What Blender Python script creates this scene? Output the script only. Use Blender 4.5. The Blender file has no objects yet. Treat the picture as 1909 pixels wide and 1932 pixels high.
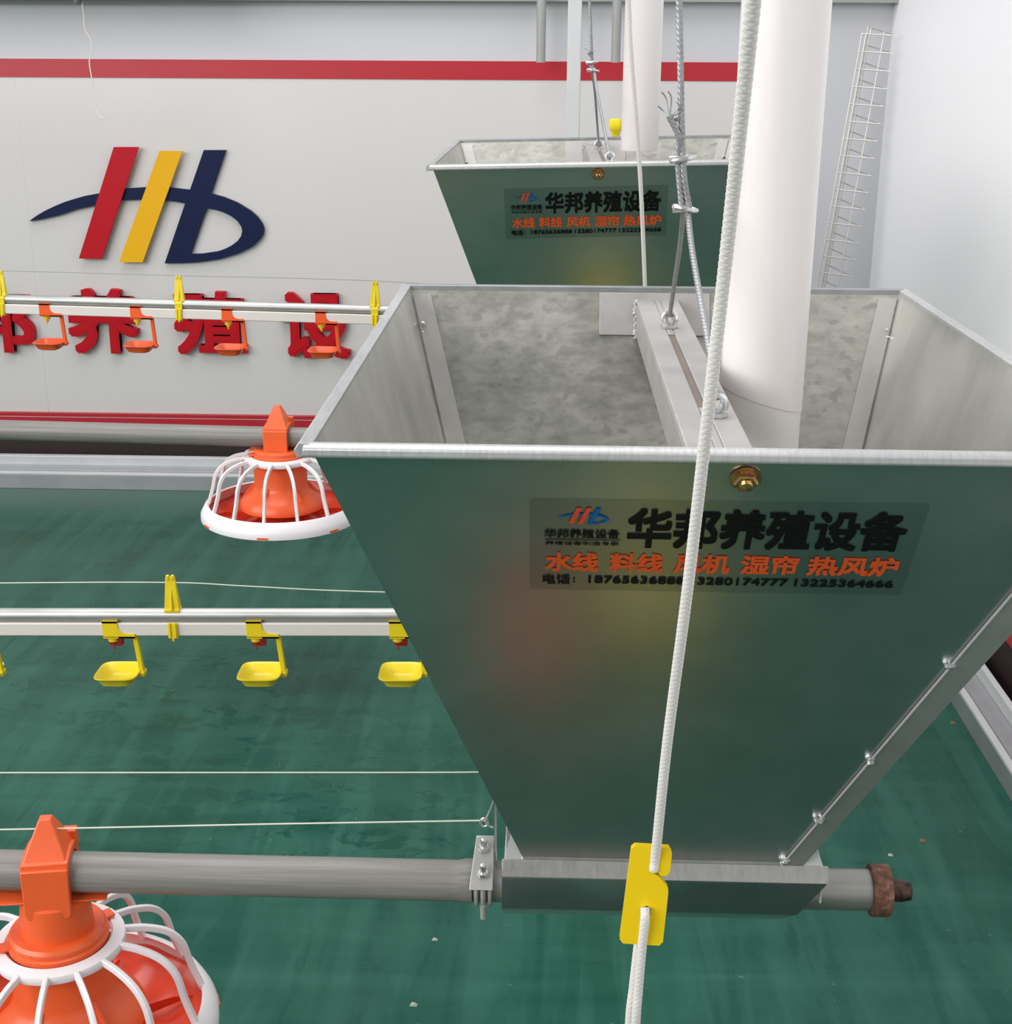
import bpy, math, random
from mathutils import Vector, Matrix, Euler
random.seed(4)
PI = math.pi
sc = bpy.context.scene
COL = sc.collection
H = 1.337                      # camera height above the floor
W_PX, H_PX, F_PX = 1909, 1932, 2597.4
PITCH, YAW, ROLL = .31998, -.031426, .005248

# ------------------------------------------------------------------ camera
FW = Vector((math.sin(YAW)*math.cos(PITCH), math.cos(YAW)*math.cos(PITCH), -math.sin(PITCH)))
_R = Vector((math.cos(YAW), -math.sin(YAW), 0)); _U = _R.cross(FW)
RT = _R*math.cos(ROLL) + _U*math.sin(ROLL)
UP = -_R*math.sin(ROLL) + _U*math.cos(ROLL)
cam_d = bpy.data.cameras.new('camera')
cam = bpy.data.objects.new('camera', cam_d); COL.objects.link(cam)
cam_d.sensor_fit = 'VERTICAL'; cam_d.sensor_height = 24; cam_d.lens = 24*F_PX/H_PX
cam_d.clip_start = .02; cam_d.clip_end = 100
mw = Matrix((RT, UP, -FW)).transposed().to_4x4(); mw.translation = Vector((0, 0, H))
cam.matrix_world = mw
sc.camera = cam

def ray(x, y):
    return FW + RT*((x-954.5)/F_PX) - UP*((y-966)/F_PX)
def at(x, y, Y=None, Z=None, X=None):
    """point of the place seen at a pixel, on the plane Y=, X= or Z= (Z absolute)"""
    d = ray(x, y)
    t = Y/d.y if Y is not None else (Z-H)/d.z if Z is not None else X/d.x
    return d*t + Vector((0, 0, H))

# ------------------------------------------------------------------ light
sc.view_settings.view_transform = 'Standard'; sc.view_settings.look = 'None'
sc.view_settings.gamma = 1; sc.view_settings.use_curve_mapping = False
sc.view_settings.exposure = 0.0
world = bpy.data.worlds.new('world'); sc.world = world; world.use_nodes = True
wn = world.node_tree; wn.nodes.clear()
bg = wn.nodes.new('ShaderNodeBackground'); wo = wn.nodes.new('ShaderNodeOutputWorld')
bg.inputs[0].default_value = (.965, .975, 1, 1); bg.inputs[1].default_value = .40
wn.links.new(bg.outputs[0], wo.inputs[0])
def area(name, loc, target, size, sizey, power, color=(1, 1, 1)):
    l = bpy.data.lights.new(name, 'AREA'); l.shape = 'RECTANGLE'; l.size = size; l.size_y = sizey
    l.energy = power; l.color = color
    o = bpy.data.objects.new(name, l); COL.objects.link(o); o.location = loc
    o.rotation_euler = (Vector(target)-Vector(loc)).to_track_quat('-Z', 'Y').to_euler()
    return o
area('window_light_left', (-4.6, .6, 2.3), (1., 3.0, 1.0), 2.6, 2.2, 92, (1, .985, .97))
area('fill_light_front', (-3.2, -1.9, 2.7), (1., 2.4, .9), 3.2, 2.2, 150, (1, .99, .98))  # unseen fill added to brighten the right wall
area('overhead_fill_light', (-.8, 2.4, 4.0), (.9, 2.3, .9), 2.6, 2.2, 95, (.98, .985, 1))  # overhead fill added to lift the right wall, no known skylight

# ------------------------------------------------------------------ materials
MAT = {}
def mat(name, rgb, rough=.5, metal=0., spec=.5, coat=0., trans=0., sss=0., alpha=1.):
    m = bpy.data.materials.new(name); m.use_nodes = True
    b = m.node_tree.nodes['Principled BSDF']
    b.inputs['Base Color'].default_value = (*rgb, 1)
    b.inputs['Roughness'].default_value = rough; b.inputs['Metallic'].default_value = metal
    b.inputs['Specular IOR Level'].default_value = spec
    b.inputs['Coat Weight'].default_value = coat
    b.inputs['Transmission Weight'].default_value = trans
    b.inputs['Alpha'].default_value = alpha
    MAT[name] = m
    return m, m.node_tree, b
def coords(nt, scale=(1, 1, 1), rot=(0, 0, 0), kind='Object'):
    tc = nt.nodes.new('ShaderNodeTexCoord'); mp = nt.nodes.new('ShaderNodeMapping')
    mp.inputs['Scale'].default_value = scale; mp.inputs['Rotation'].default_value = rot
    nt.links.new(tc.outputs[kind], mp.inputs[0]); return mp.outputs[0]
def noise(nt, vec, scale, detail=3, rough=.5, dist=0.):
    n = nt.nodes.new('ShaderNodeTexNoise'); n.inputs['Scale'].default_value = scale
    n.inputs['Detail'].default_value = detail; n.inputs['Roughness'].default_value = rough
    n.inputs['Distortion'].default_value = dist
    nt.links.new(vec, n.inputs['Vector']); return n.outputs['Fac']
def ramp(nt, fac, stops):
    r = nt.nodes.new('ShaderNodeValToRGB'); e = r.color_ramp.elements
    while len(e) < len(stops): e.new(.5)
    for i, (p, c) in enumerate(stops):
        e[i].position = p; e[i].color = (c, c, c, 1) if isinstance(c, (int, float)) else (*c, 1)
    nt.links.new(fac, r.inputs[0]); return r.outputs[0]
def mix(nt, fac, a, b, mode='MIX'):
    m = nt.nodes.new('ShaderNodeMix'); m.data_type = 'RGBA'; m.blend_type = mode
    for sock, v in ((0, fac), (6, a), (7, b)):
        if hasattr(v, 'links'): nt.links.new(v, m.inputs[sock])
        elif sock == 0: m.inputs[0].default_value = v
        else: m.inputs[sock].default_value = (*v, 1)
    return m.outputs[2]
def bump(nt, b, h, strength=.2, dist=.001):
    n = nt.nodes.new('ShaderNodeBump'); n.inputs['Strength'].default_value = strength
    n.inputs['Distance'].default_value = dist
    nt.links.new(h, n.inputs['Height']); nt.links.new(n.outputs[0], b.inputs['Normal'])

def galvanised(name, lo, hi, r0, r1, metal=.92, stretch=(1, 1, 1), scale=30, bs=.12, metal_n=True):
    m, nt, b = mat(name, hi, r0, metal)
    v = coords(nt, stretch)
    a = noise(nt, v, scale, 5, .65); c = noise(nt, coords(nt), 7, 2)
    f = mix(nt, .5, ramp(nt, a, [(.3, 0.), (.72, 1.)]), ramp(nt, c, [(.3, 0.), (.7, 1.)]))
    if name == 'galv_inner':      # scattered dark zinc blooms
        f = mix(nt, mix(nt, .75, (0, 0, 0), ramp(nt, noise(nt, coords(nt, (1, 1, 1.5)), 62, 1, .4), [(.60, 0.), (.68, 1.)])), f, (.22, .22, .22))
    nt.links.new(mix(nt, f, lo, hi), b.inputs['Base Color'])
    rr = nt.nodes.new('ShaderNodeMapRange'); rr.inputs[3].default_value = r0; rr.inputs[4].default_value = r1
    nt.links.new(f, rr.inputs[0]); nt.links.new(rr.outputs[0], b.inputs['Roughness'])
    bump(nt, b, noise(nt, v, scale*.8, 2, .5), bs, .0006)
    return m
galvanised('galv_outer', (.47, .49, .49), (.58, .60, .61), .29, .36, .97, (1, 1, 1), 22, .02)
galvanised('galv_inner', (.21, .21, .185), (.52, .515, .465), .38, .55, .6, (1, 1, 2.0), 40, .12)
galvanised('galv_lip', (.38, .385, .38), (.60, .60, .59), .38, .5, .55, (6, 1, 1), 60, .35)
galvanised('galv_tube', (.24, .24, .22), (.38, .375, .35), .35, .45, .7, (.3, 8, 8), 30, .15)
galvanised('galv_pipe', (.42, .42, .41), (.58, .57, .55), .40, .52, .75, (1, 3, 3), 30, .15)
galvanised('bracket_metal', (.36, .36, .35), (.50, .49, .48), .38, .5, .6, (1, 1, 1), 40, .25)
galvanised('plate_metal', (.33, .315, .305), (.46, .44, .425), .42, .55, .35, (1, 1, 1), 25, .2)
galvanised('zinc_bolt', (.6, .6, .6), (.78, .78, .76), .2, .3, .9, (1, 1, 1), 60, .1)
galvanised('cable_steel', (.26, .265, .27), (.44, .45, .46), .4, .55, .6, (1, 1, 1), 90, .2)
galvanised('wire_steel', (.42, .42, .40), (.58, .57, .54), .3, .4, .6, (1, 1, 1), 40, .1)
galvanised('rail_metal', (.36, .37, .38), (.45, .46, .47), .3, .42, .6, (1, 1, 1), 10, .05)
galvanised('rail_light', (.60, .61, .62), (.68, .69, .70), .35, .45, .3, (1, 1, 1), 10, .03)
galvanised('rail_dark', (.10, .10, .105), (.15, .15, .15), .4, .5, .3, (1, 1, 1), 10, .03)
galvanised('weld_silver', (.55, .55, .54), (.85, .85, .84), .2, .35, .9, (1, 1, 1), 200, .8)

def plastic(name, rgb, rough=.32, var=.12, spec=.5):
    m, nt, b = mat(name, rgb, rough, 0, spec)
    n = noise(nt, coords(nt), 14, 3)
    dk = tuple(c*(1-var) for c in rgb); lt = tuple(min(1, c*(1+var*.5)) for c in rgb)
    nt.links.new(mix(nt, n, dk, lt), b.inputs['Base Color'])
    return m
plastic('slot_brown', (.21, .165, .14), .6, .3)
plastic('seam_grey', (.42, .42, .41), .5, .1)
plastic('orange_plastic', (.86, .125, .03), .34)
plastic('red_pan_plastic', (.78, .065, .02), .28)
plastic('white_grill_plastic', (.80, .76, .78), .35, .05)
plastic('yellow_plastic', (.80, .62, .012), .33)
plastic('cleat_yellow', (.86, .60, .005), .3, .06)
plastic('dark_red_plastic', (.25, .01, .015), .35)
plastic('cup_orange', (.85, .11, .02), .34)
plastic('white_pvc', (.80, .755, .74), .3, .03)
plastic('cream_pvc', (.72, .68, .63), .35, .05)
plastic('rope_white', (.74, .70, .67), .75, .10)
plastic('string_white', (.70, .66, .58), .8, .10)
plastic('wall_red', (.42, .010, .022), .4, .06)
plastic('sign_red', (.47, .008, .016), .4, .06, .15)
plastic('sign_yellow', (.80, .42, .012), .4, .05, .15)
plastic('sign_navy', (.006, .012, .05), .45, .1, .15)
plastic('print_black', (.006, .006, .006), .4, .1, .15)
plastic('print_orange', (.62, .085, .02), .45, .12, .15)
plastic('print_red', (.60, .07, .03), .45, .1, .15)
plastic('print_blue', (.008, .10, .30), .45, .1, .15)
plastic('dark_gap', (.022, .010, .010), .6, .2)
plastic('brown_debris', (.25, .13, .06), .8, .3)
plastic('pale_debris', (.45, .48, .42), .8, .2)
plastic('dull_pipe', (.32, .325, .31), .45, .1)
plastic('dull_post', (.56, .57, .565), .45, .06)
plastic('grey_lamp', (.12, .12, .12), .5, .1)

# rust
m, nt, b = mat('rust', (.2, .09, .06), .6, .45)
v = coords(nt); a = noise(nt, v, 90, 5, .7)
nt.links.new(ramp(nt, a, [(.3, (.07, .035, .025)), (.52, (.19, .085, .055)), (.72, (.34, .22, .17))]), b.inputs['Base Color'])
bump(nt, b, a, .6, .001)
m, nt, b = mat('dark_rust', (.06, .035, .03), .45, .6)
a = noise(nt, coords(nt), 120, 4); nt.links.new(ramp(nt, a, [(.3, (.02, .014, .012)), (.7, (.13, .07, .05))]), b.inputs['Base Color'])
# brass passivated bolt
m, nt, b = mat('brass_bolt', (.5, .3, .12), .25, .9)
a = noise(nt, coords(nt), 260, 2); nt.links.new(ramp(nt, a, [(.35, (.45, .22, .06)), (.5, (.62, .42, .16)), (.65, (.5, .16, .16))]), b.inputs['Base Color'])
# transparent sticker film
m, nt, b = mat('clear_film', (.02, .05, .04), .3, 0, .3, alpha=.09)
# walls
def wallmat(name, c, rough=.35):
    m, nt, b = mat(name, c, rough)
    n1 = noise(nt, coords(nt), 1.3, 3); n2 = noise(nt, coords(nt, (1, 1, .25)), 5, 2)
    f = mix(nt, .4, n1, n2)
    nt.links.new(mix(nt, f, tuple(x*.965 for x in c), tuple(min(1, x*1.02) for x in c)), b.inputs['Base Color'])
    return m
wallmat('wall_cool', (.56, .56, .585), .4)
wallmat('wall_board', (.62, .597, .585), .3)
wallmat('wall_right_white', (.90, .895, .91), .35)
# floor
m, nt, b = mat('floor_green', (.02, .13, .09), .3, 0, .13)
v = coords(nt, (.4, 2.8, 1), (0, 0, .35)); s1 = noise(nt, v, 3.2, 6, .62, 1.3)
v2 = coords(nt, (1.7, .22, 1), (0, 0, -.75)); s2 = noise(nt, v2, 8, 5, .62, .9)
big = noise(nt, coords(nt), .9, 3, .5, .3)
f = mix(nt, .58, ramp(nt, s1, [(.36, 0.), (.66, 1.)]), ramp(nt, s2, [(.42, 0.), (.64, 1.)]))
f = mix(nt, .35, f, ramp(nt, big, [(.3, 0.), (.7, 1.)]))
base = mix(nt, f, (.002, .056, .036), (.040, .142, .104))
# damp patch with dried splash rings beneath the drinkers: dark wet blotches and droplets, mask around a real spot on the floor
tc = nt.nodes.new('ShaderNodeTexCoord')
def spot(cx, cy, rx, ry):
    mp = nt.nodes.new('ShaderNodeMapping'); mp.vector_type = 'POINT'
    mp.inputs['Location'].default_value = (-cx/rx, -cy/ry, 0); mp.inputs['Scale'].default_value = (1/rx, 1/ry, 0)
    nt.links.new(tc.outputs['Object'], mp.inputs[0])
    g = nt.nodes.new('ShaderNodeTexGradient'); g.gradient_type = 'SPHERICAL'
    nt.links.new(mp.outputs[0], g.inputs[0]); return g.outputs['Fac']
def math2(op, a, b_):
    n = nt.nodes.new('ShaderNodeMath'); n.operation = op
    for i, v_ in enumerate((a, b_)):
        if hasattr(v_, 'links'): nt.links.new(v_, n.inputs[i])
        else: n.inputs[i].default_value = v_
    return n.outputs[0]
blot = ramp(nt, noise(nt, coords(nt, (1, 1.6, 1)), 11, 5, .7, .8), [(.53, 0.), (.60, 1.)])
area_m = None
for cx_, cy_, rx_, ry_ in ((-.45, 2.42, .55, .42), (-.85, 2.75, .55, .30), (-.35, 2.2, .35, .25)):
    s = math2('MULTIPLY', spot(cx_, cy_, rx_, ry_), 2.2)
    s.node.use_clamp = True
    area_m = s if area_m is None else math2('MAXIMUM', area_m, s)
wet = math2('MULTIPLY', blot, area_m)
base = mix(nt, math2('MULTIPLY', wet, .55), base, (.003, .050, .034))
vo = nt.nodes.new('ShaderNodeTexVoronoi'); vo.inputs['Scale'].default_value = 9; vo.inputs['Randomness'].default_value = 1
nt.links.new(coords(nt, (1, 1, 1)), vo.inputs['Vector'])
wv = math2('SINE', math2('MULTIPLY', vo.outputs['Distance'], 95), 0)
rings = math2('MULTIPLY', math2('LESS_THAN', vo.outputs['Distance'], .32), math2('GREATER_THAN', wv, .55))
sel = ramp(nt, noise(nt, coords(nt), 4.5, 1), [(.52, 0.), (.54, 1.)])
rings = math2('MULTIPLY', math2('MULTIPLY', rings, sel), area_m)
base = mix(nt, math2('MULTIPLY', rings, .38), base, (.004, .055, .040))
spk = ramp(nt, noise(nt, coords(nt), 150, 2, .5), [(.70, 0.), (.74, 1.)])
base = mix(nt, math2('MULTIPLY', math2('MULTIPLY', spk, wet), .8), base, (.20, .36, .30))
spk2 = ramp(nt, noise(nt, coords(nt), 60, 1, .5), [(.77, 0.), (.79, 1.)])
base = mix(nt, math2('MULTIPLY', spk2, .35), base, (.16, .30, .24))
nt.links.new(base, b.inputs['Base Color'])
rr = nt.nodes.new('ShaderNodeMapRange'); rr.inputs[3].default_value = .22; rr.inputs[4].default_value = .40
nt.links.new(f, rr.inputs[0])
rz = math2('SUBTRACT', rr.outputs[0], math2('MULTIPLY', wet, .12)); nt.links.new(rz, b.inputs['Roughness'])
bump(nt, b, s2, .06, .002)

# ------------------------------------------------------------------ mesh helpers
class MB:
    def __init__(s): s.v = []; s.f = []; s.smooth = []
    def add(s, vs, fs, sm=False):
        o = len(s.v); s.v += [tuple(v) for v in vs]
        s.f += [tuple(i+o for i in f) for f in fs]; s.smooth += [sm]*len(fs); return s
    def box(s, lo, hi, M=None):
        x0, y0, z0 = lo; x1, y1, z1 = hi
        vs = [Vector(p) for p in ((x0,y0,z0),(x1,y0,z0),(x1,y1,z0),(x0,y1,z0),(x0,y0,z1),(x1,y0,z1),(x1,y1,z1),(x0,y1,z1))]
        if M: vs = [M @ v for v in vs]
        return s.add(vs, [(0,3,2,1),(4,5,6,7),(0,1,5,4),(1,2,6,5),(2,3,7,6),(3,0,4,7)])
    def hexa(s, b, t):   # bottom quad, top quad (ccw from above)
        return s.add(list(b)+list(t), [(3,2,1,0),(4,5,6,7),(0,1,5,4),(1,2,6,5),(2,3,7,6),(3,0,4,7)])
    def slab(s, quad, n, t):
        q = [Vector(p) for p in quad]; n = Vector(n).normalized()*t
        return s.hexa(q, [p+n for p in q])
    def tube(s, pts, r, n=12, closed=False, cap=True, rfun=None):
        pts = [Vector(p) for p in pts]; N = len(pts); rings = []
        t0 = (pts[1]-pts[0]).normalized(); a = t0.orthogonal().normalized()
        vs = []
        for i, p in enumerate(pts):
            if closed: t = (pts[(i+1) % N]-pts[i-1]).normalized()
            else: t = (pts[min(i+1, N-1)]-pts[max(i-1, 0)]).normalized()
            a = (a - t*a.dot(t)).normalized(); b = t.cross(a)
            ri = r[i] if isinstance(r, (list, tuple)) else r
            for k in range(n):
                th = 2*PI*k/n; rr = ri*(rfun(i, th) if rfun else 1)
                vs.append(p + a*math.cos(th)*rr + b*math.sin(th)*rr)
        fs = []
        for i in range(N if closed else N-1):
            j = (i+1) % N
            for k in range(n):
                l = (k+1) % n; fs.append((i*n+k, i*n+l, j*n+l, j*n+k))
        s.add(vs, fs, True)
        if cap and not closed:
            s.f.append(tuple(len(s.v)-len(vs)+k for k in reversed(range(n)))); s.smooth.append(False)
            s.f.append(tuple(len(s.v)-n+k for k in range(n))); s.smooth.append(False)
        return s
    def lathe(s, prof, n=40, c=(0, 0, 0), rf=None, zf=None, smooth=True, a0=0, a1=2*PI):
        full = abs(a1-a0-2*PI) < 1e-6; cols = n if full else n+1
        vs = []
        for (r, z) in prof:
            for k in range(cols):
                th = a0+(a1-a0)*k/n
                rr = r*(rf(th, r, z) if rf else 1); zz = z+(zf(th, r, z) if zf else 0)
                vs.append((c[0]+rr*math.cos(th), c[1]+rr*math.sin(th), c[2]+zz))
        fs = []
        for i in range(len(prof)-1):
            for k in range(n):
                l = (k+1) % cols; fs.append((i*cols+k, i*cols+l, (i+1)*cols+l, (i+1)*cols+k))
        return s.add(vs, fs, smooth)
    def prism(s, poly, axis, a, b):
        """poly = 2-D outline, extruded along axis 'x','y','z' from a to b"""
        def P(u, v, w): return {'x': (w, u, v), 'y': (u, w, v), 'z': (u, v, w)}[axis]
        n = len(poly)
        vs = [P(u, v, a) for u, v in poly]+[P(u, v, b) for u, v in poly]
        fs = [tuple(range(n)), tuple(reversed(range(n, 2*n)))]+[(i, i+n, (i+1) % n+n, (i+1) % n) for i in range(n)]
        return s.add(vs, fs)
    def build(s, name, m, parent=None, bevel=0, seg=2, solid=0, loc=None, weld=True):
        me = bpy.data.meshes.new(name); me.from_pydata(s.v, [], s.f); me.update()
        for p, sm in zip(me.polygons, s.smooth): p.use_smooth = sm
        import bmesh
        bm = bmesh.new(); bm.from_mesh(me); bmesh.ops.recalc_face_normals(bm, faces=bm.faces); bm.to_mesh(me); bm.free(); me.set_sharp_from_angle(angle=.7)
        me.materials.append(MAT[m] if isinstance(m, str) else m)
        o = bpy.data.objects.new(name, me); COL.objects.link(o)
        if parent: o.parent = parent
        if loc is not None: o.location = loc
        if solid:
            d = o.modifiers.new('solid', 'SOLIDIFY'); d.thickness = solid; d.offset = 0
        if bevel:
            d = o.modifiers.new('bevel', 'BEVEL'); d.width = bevel; d.segments = seg; d.limit_method = 'ANGLE'; d.angle_limit = .6
            d.harden_normals = False
        return o
def tag(o, label=None, cat=None, group=None, kind=None):
    if label: o['label'] = label
    if cat: o['category'] = cat
    if group: o['group'] = group
    if kind: o['kind'] = kind
    return o
def empty(name, loc, label=None, cat=None, group=None, rot=(0, 0, 0)):
    o = bpy.data.objects.new(name, None); COL.objects.link(o); o.location = loc; o.rotation_euler = rot
    o.empty_display_size = .05
    return tag(o, label, cat, group)
def copy_tree(o, parent=None):
    c = o.copy(); COL.objects.link(c)
    if parent: c.parent = parent
    for ch in list(o.children): copy_tree(ch, c)
    return c
def spline(pts, n):
    """Catmull-Rom through pts, n steps per segment"""
    P = [Vector(p) for p in pts]; P = [P[0]*2-P[1]]+P+[P[-1]*2-P[-2]]; out = []
    for i in range(1, len(P)-2):
        for k in range(n):
            t = k/n; a, b_, c, d = P[i-1:i+3]
            out.append(.5*((2*b_)+(c-a)*t+(2*a-5*b_+4*c-d)*t*t+(3*b_-a-3*c+d)*t**3))
    out.append(P[-2]); return out
def resample(pts, step):
    out = [pts[0].copy()]; acc = 0
    for a, b_ in zip(pts, pts[1:]):
        L = (b_-a).length; d = step-acc
        while d <= L: out.append(a.lerp(b_, d/L)); d += step
        acc = L-(d-step)
    return out
def braid(mb, pts, r, pitch, step, n=18, amp=.12, strands=4):
    P = resample(spline(pts, 12), step)
    def rf(i, th):
        z = 2*PI*i*step/pitch
        return 1+amp*(max(math.sin(strands*th+z), math.sin(strands*th-z+.7))-.5)
    return mb.tube(P, r, n, rfun=rf)
def laid(mb, pts, r, pitch, step, n=18, amp=.16, strands=6):
    n = max(n, 24); amp *= 1.6
    P = resample(spline(pts, 12), step)
    def rf(i, th): return 1-amp+amp*abs(math.sin((strands*th+2*PI*strands*i*step/pitch)/2))*1.3
    return mb.tube(P, r, n, rfun=rf)

# filled flat shapes (outline loops or lettering) with real thickness
def shape_mesh(loops, depth):
    cu = bpy.data.curves.new('shape', 'CURVE'); cu.dimensions = '2D'; cu.fill_mode = 'BOTH'; cu.extrude = depth/2
    for L in loops:
        sp = cu.splines.new('POLY'); sp.points.add(len(L)-1); sp.use_cyclic_u = True
        for i, (x, y) in enumerate(L): sp.points[i].co = (x, y, 0, 1)
    o = bpy.data.objects.new('shape', cu); COL.objects.link(o)
    bpy.context.view_layer.update()
    me = bpy.data.meshes.new_from_object(o.evaluated_get(bpy.context.evaluated_depsgraph_get()))
    bpy.data.objects.remove(o); bpy.data.curves.remove(cu); return me
def text_mesh(body, x0, y0, x1, y1, depth, bold=0., skew=0.):
    """lettering fitted into the rectangle x0..x1, y0..y1 (y up)"""
    cu = bpy.data.curves.new('txt', 'FONT'); cu.body = body; cu.size = 1; cu.offset = 0; cu.extrude = .01
    cu.resolution_u = 4
    o = bpy.data.objects.new('txt', cu); COL.objects.link(o)
    bpy.context.view_layer.update()
    me = bpy.data.meshes.new_from_object(o.evaluated_get(bpy.context.evaluated_depsgraph_get()))
    bpy.data.objects.remove(o); bpy.data.curves.remove(cu)
    if bold:      # heavier strokes: the outline overprinted a few times around itself
        import bmesh
        bm = bmesh.new()
        for k in range(13):
            a = 2*PI*(k % 8)/8; q = 0 if k == 12 else (bold if k < 8 else bold*.5)
            m2 = me.copy(); sq = 1/max(abs(math.cos(a)), abs(math.sin(a))) if k < 12 else 1
            m2.transform(Matrix.Translation((q*sq*math.cos(a), q*sq*math.sin(a), k*.0002))); bm.from_mesh(m2); bpy.data.meshes.remove(m2)
        bm.to_mesh(me); bm.free()
    xs = [v.co.x for v in me.vertices]; ys = [v.co.y for v in me.vertices]
    ax, bx, ay, by = min(xs), max(xs), min(ys), max(ys)
    for v in me.vertices:
        v.co.x = x0+(v.co.x-ax)/(bx-ax)*(x1-x0); v.co.y = y0+(v.co.y-ay)/(by-ay)*(y1-y0)
        v.co.x += skew*(v.co.y-y0); v.co.z = v.co.z/.01*depth/2
    return me
def place(name, me, m, parent=None, M=None):
    me.name = name
    if M is not None: me.transform(M)
    me.materials.clear(); me.materials.append(MAT[m])
    o = bpy.data.objects.new(name, me); COL.objects.link(o)
    if parent: o.parent = parent
    return o

# logo outlines in units of the wall logo's own height (traced shape, y up); width/height 1207x599
LOGO_RED = [(590, 756), (716, 756), (528, 1330), (411, 1328)]
LOGO_YEL = [(825, 775), (940, 778), (738, 1348), (618, 1346)]
LOGO_NAVY = [(150,1137),(188,1110),(230,1085),(280,1061),(330,1040),(380,1024),(430,1010),(520,993),(590,980),(650,970),(757,963),(820,963),(880,966),(977,977),(1048,773),(1160,773),
    (1085,997),(1150,1014),(1220,1043),(1290,1086),(1325,1118),(1348,1150),(1358,1180),(1353,1208),(1335,1235),(1300,1268),(1230,1303),(1130,1333),(1020,1349),(930,1354),(847,1355),(952,1047),(905,1038),(850,1032),(740,1026),(630,1031),(565,1041),(500,1054),(400,1075),(300,1108),(210,1128)]
LOGO_HOLE = [(1062,1071),(1110,1080),(1150,1093),(1190,1113),(1222,1138),(1242,1168),(1246,1190),(1240,1215),(1222,1240),(1190,1264),(1155,1282),(1120,1294),(1040,1306),(980,1308)]

# ------------------------------------------------------------------ the setting
WY = 4.3; WX = .987
MB().box((-7, -4, -.1), (WX+.12, WY+.12, 0)).build('floor', 'floor_green')['kind'] = 'structure'
wb = MB().box((-7, WY, -.1), (WX+.12, WY+.12, 3.2)).build('wall_back', 'wall_cool'); wb['kind'] = 'structure'
wr = MB().box((WX, -4, -.1), (WX+.12, WY, 3.2)).build('wall_right', 'wall_right_white'); wr['kind'] = 'structure'
BX = .60    # right end of the printed board behind the big white tube
zs_t, zs_b = H-.0153, H-.0682
seamx = at(55, 400, Y=WY).x
t_ = .006
for nm, x0, x1 in (('panel', -7, seamx), ('panel', seamx, BX)):
    MB().box((x0, WY-t_, .232), (x1, WY-.0005, zs_b)).build(nm, 'wall_board', wb, bevel=.0004)
MB().box((-7, WY-t_-.002, zs_b), (BX, WY-.0005, zs_t)).build('red_stripe', 'wall_red', wb)
tag(MB().box((-7, WY-.02, .2205), (BX, WY-.0005, .232)).build('red_stripe', 'wall_red', wb, bevel=.001))
MB().box((-7, WY-.0185, .2185), (BX, WY-.0005, .2205)).build('pinstripe', 'rail_light', wb)
MB().box((-7, WY-.02, .175), (BX, WY-.0005, .2185)).build('red_stripe', 'wall_red', wb, bevel=.001)
# above the frame: a grey strip at the head of the board
t1 = MB().box((-7, WY-.05, H+.149), (WX, WY-.0005, H+.26)).build('trim_1', 'dull_pipe', bevel=.002); t1['kind'] = 'structure'
# red board and sill track along the floor
def track(name, along, a, b, wall):
    """sill track profile: o = distance out from the wall"""
    root = bpy.data.objects.new(name, None); COL.objects.link(root); root['kind'] = 'structure'
    def pr(poly, nm, m, bev=.001):
        if along == 'x': P = [(wall-o, z) for o, z in poly]; MB().prism(P, 'x', a, b).build(nm, m, root, bevel=bev)
        else: P = [(wall-o, z) for o, z in poly]; MB().prism(P, 'y', a, b).build(nm, m, root, bevel=bev)
    pr([(.001, 0), (.001, .034), (.096, .034), (.096, 0)], 'rail_base', 'rail_metal', 0)
    pr([(.0965, 0), (.0965, .046), (.099, .046), (.099, 0)], 'rail_face', 'rail_metal')
    pr([(.086, .0345), (.086, .056), (.1, .054), (.1, .0465), (.097, .0465), (.097, .0345)], 'rail_lip', 'rail_light')
    pr([(.052, .0345), (.052, .068), (.0855, .062), (.0855, .0345)], 'rail_web', 'rail_metal')
    pr([(.040, .0345), (.040, .100), (.0515, .096), (.0515, .0345)], 'rail_lip', 'rail_light')
    pr([(.003, .0345), (.003, .174), (.012, .174), (.012, .05), (.0395, .05), (.0395, .0345)], 'rail_gap', 'dark_gap')
    return root
track('baseboard_back', 'x', -7, WX-.101, WY)
track('baseboard_right', 'y', -4, WY-.001, WX)
t4 = MB().box((WX-.02, -4, .175), (WX-.0005, WY-.021, .232)).build('trim_2', 'wall_red', bevel=.001); t4['kind'] = 'structure'

# wall logo and lettering (raised boards)
def wall_xy(cx, cy): p = at(cx*.36668, cy*.36668, Y=WY-.02); return (p.x, p.z)
def wall_shape(name, loops, m, y0, depth, parent=None):
    me = shape_mesh([[wall_xy(*q) for q in L] for L in loops], depth)
    M = Matrix.Translation((0, y0-depth/2, 0)) @ Matrix.Rotation(PI/2, 4, 'X')
    return place(name, me, m, parent, M)
lg = empty('logo_sign', (0, 0, 0), 'raised wall emblem of red and yellow slanted bars with a navy swoosh and letter b', 'sign')
wall_shape('navy_letter', [LOGO_NAVY, LOGO_HOLE], 'sign_navy', WY-t_-.0002, .014, lg)['label'] = 'navy swoosh and letter b'
wall_shape('slanted_bar', [LOGO_RED], 'sign_red', WY-t_-.0145, .010, lg)['label'] = 'red slanted bar'
wall_shape('slanted_bar', [LOGO_YEL], 'sign_yellow', WY-t_-.0145, .010, lg)['label'] = 'yellow slanted bar'
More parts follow.
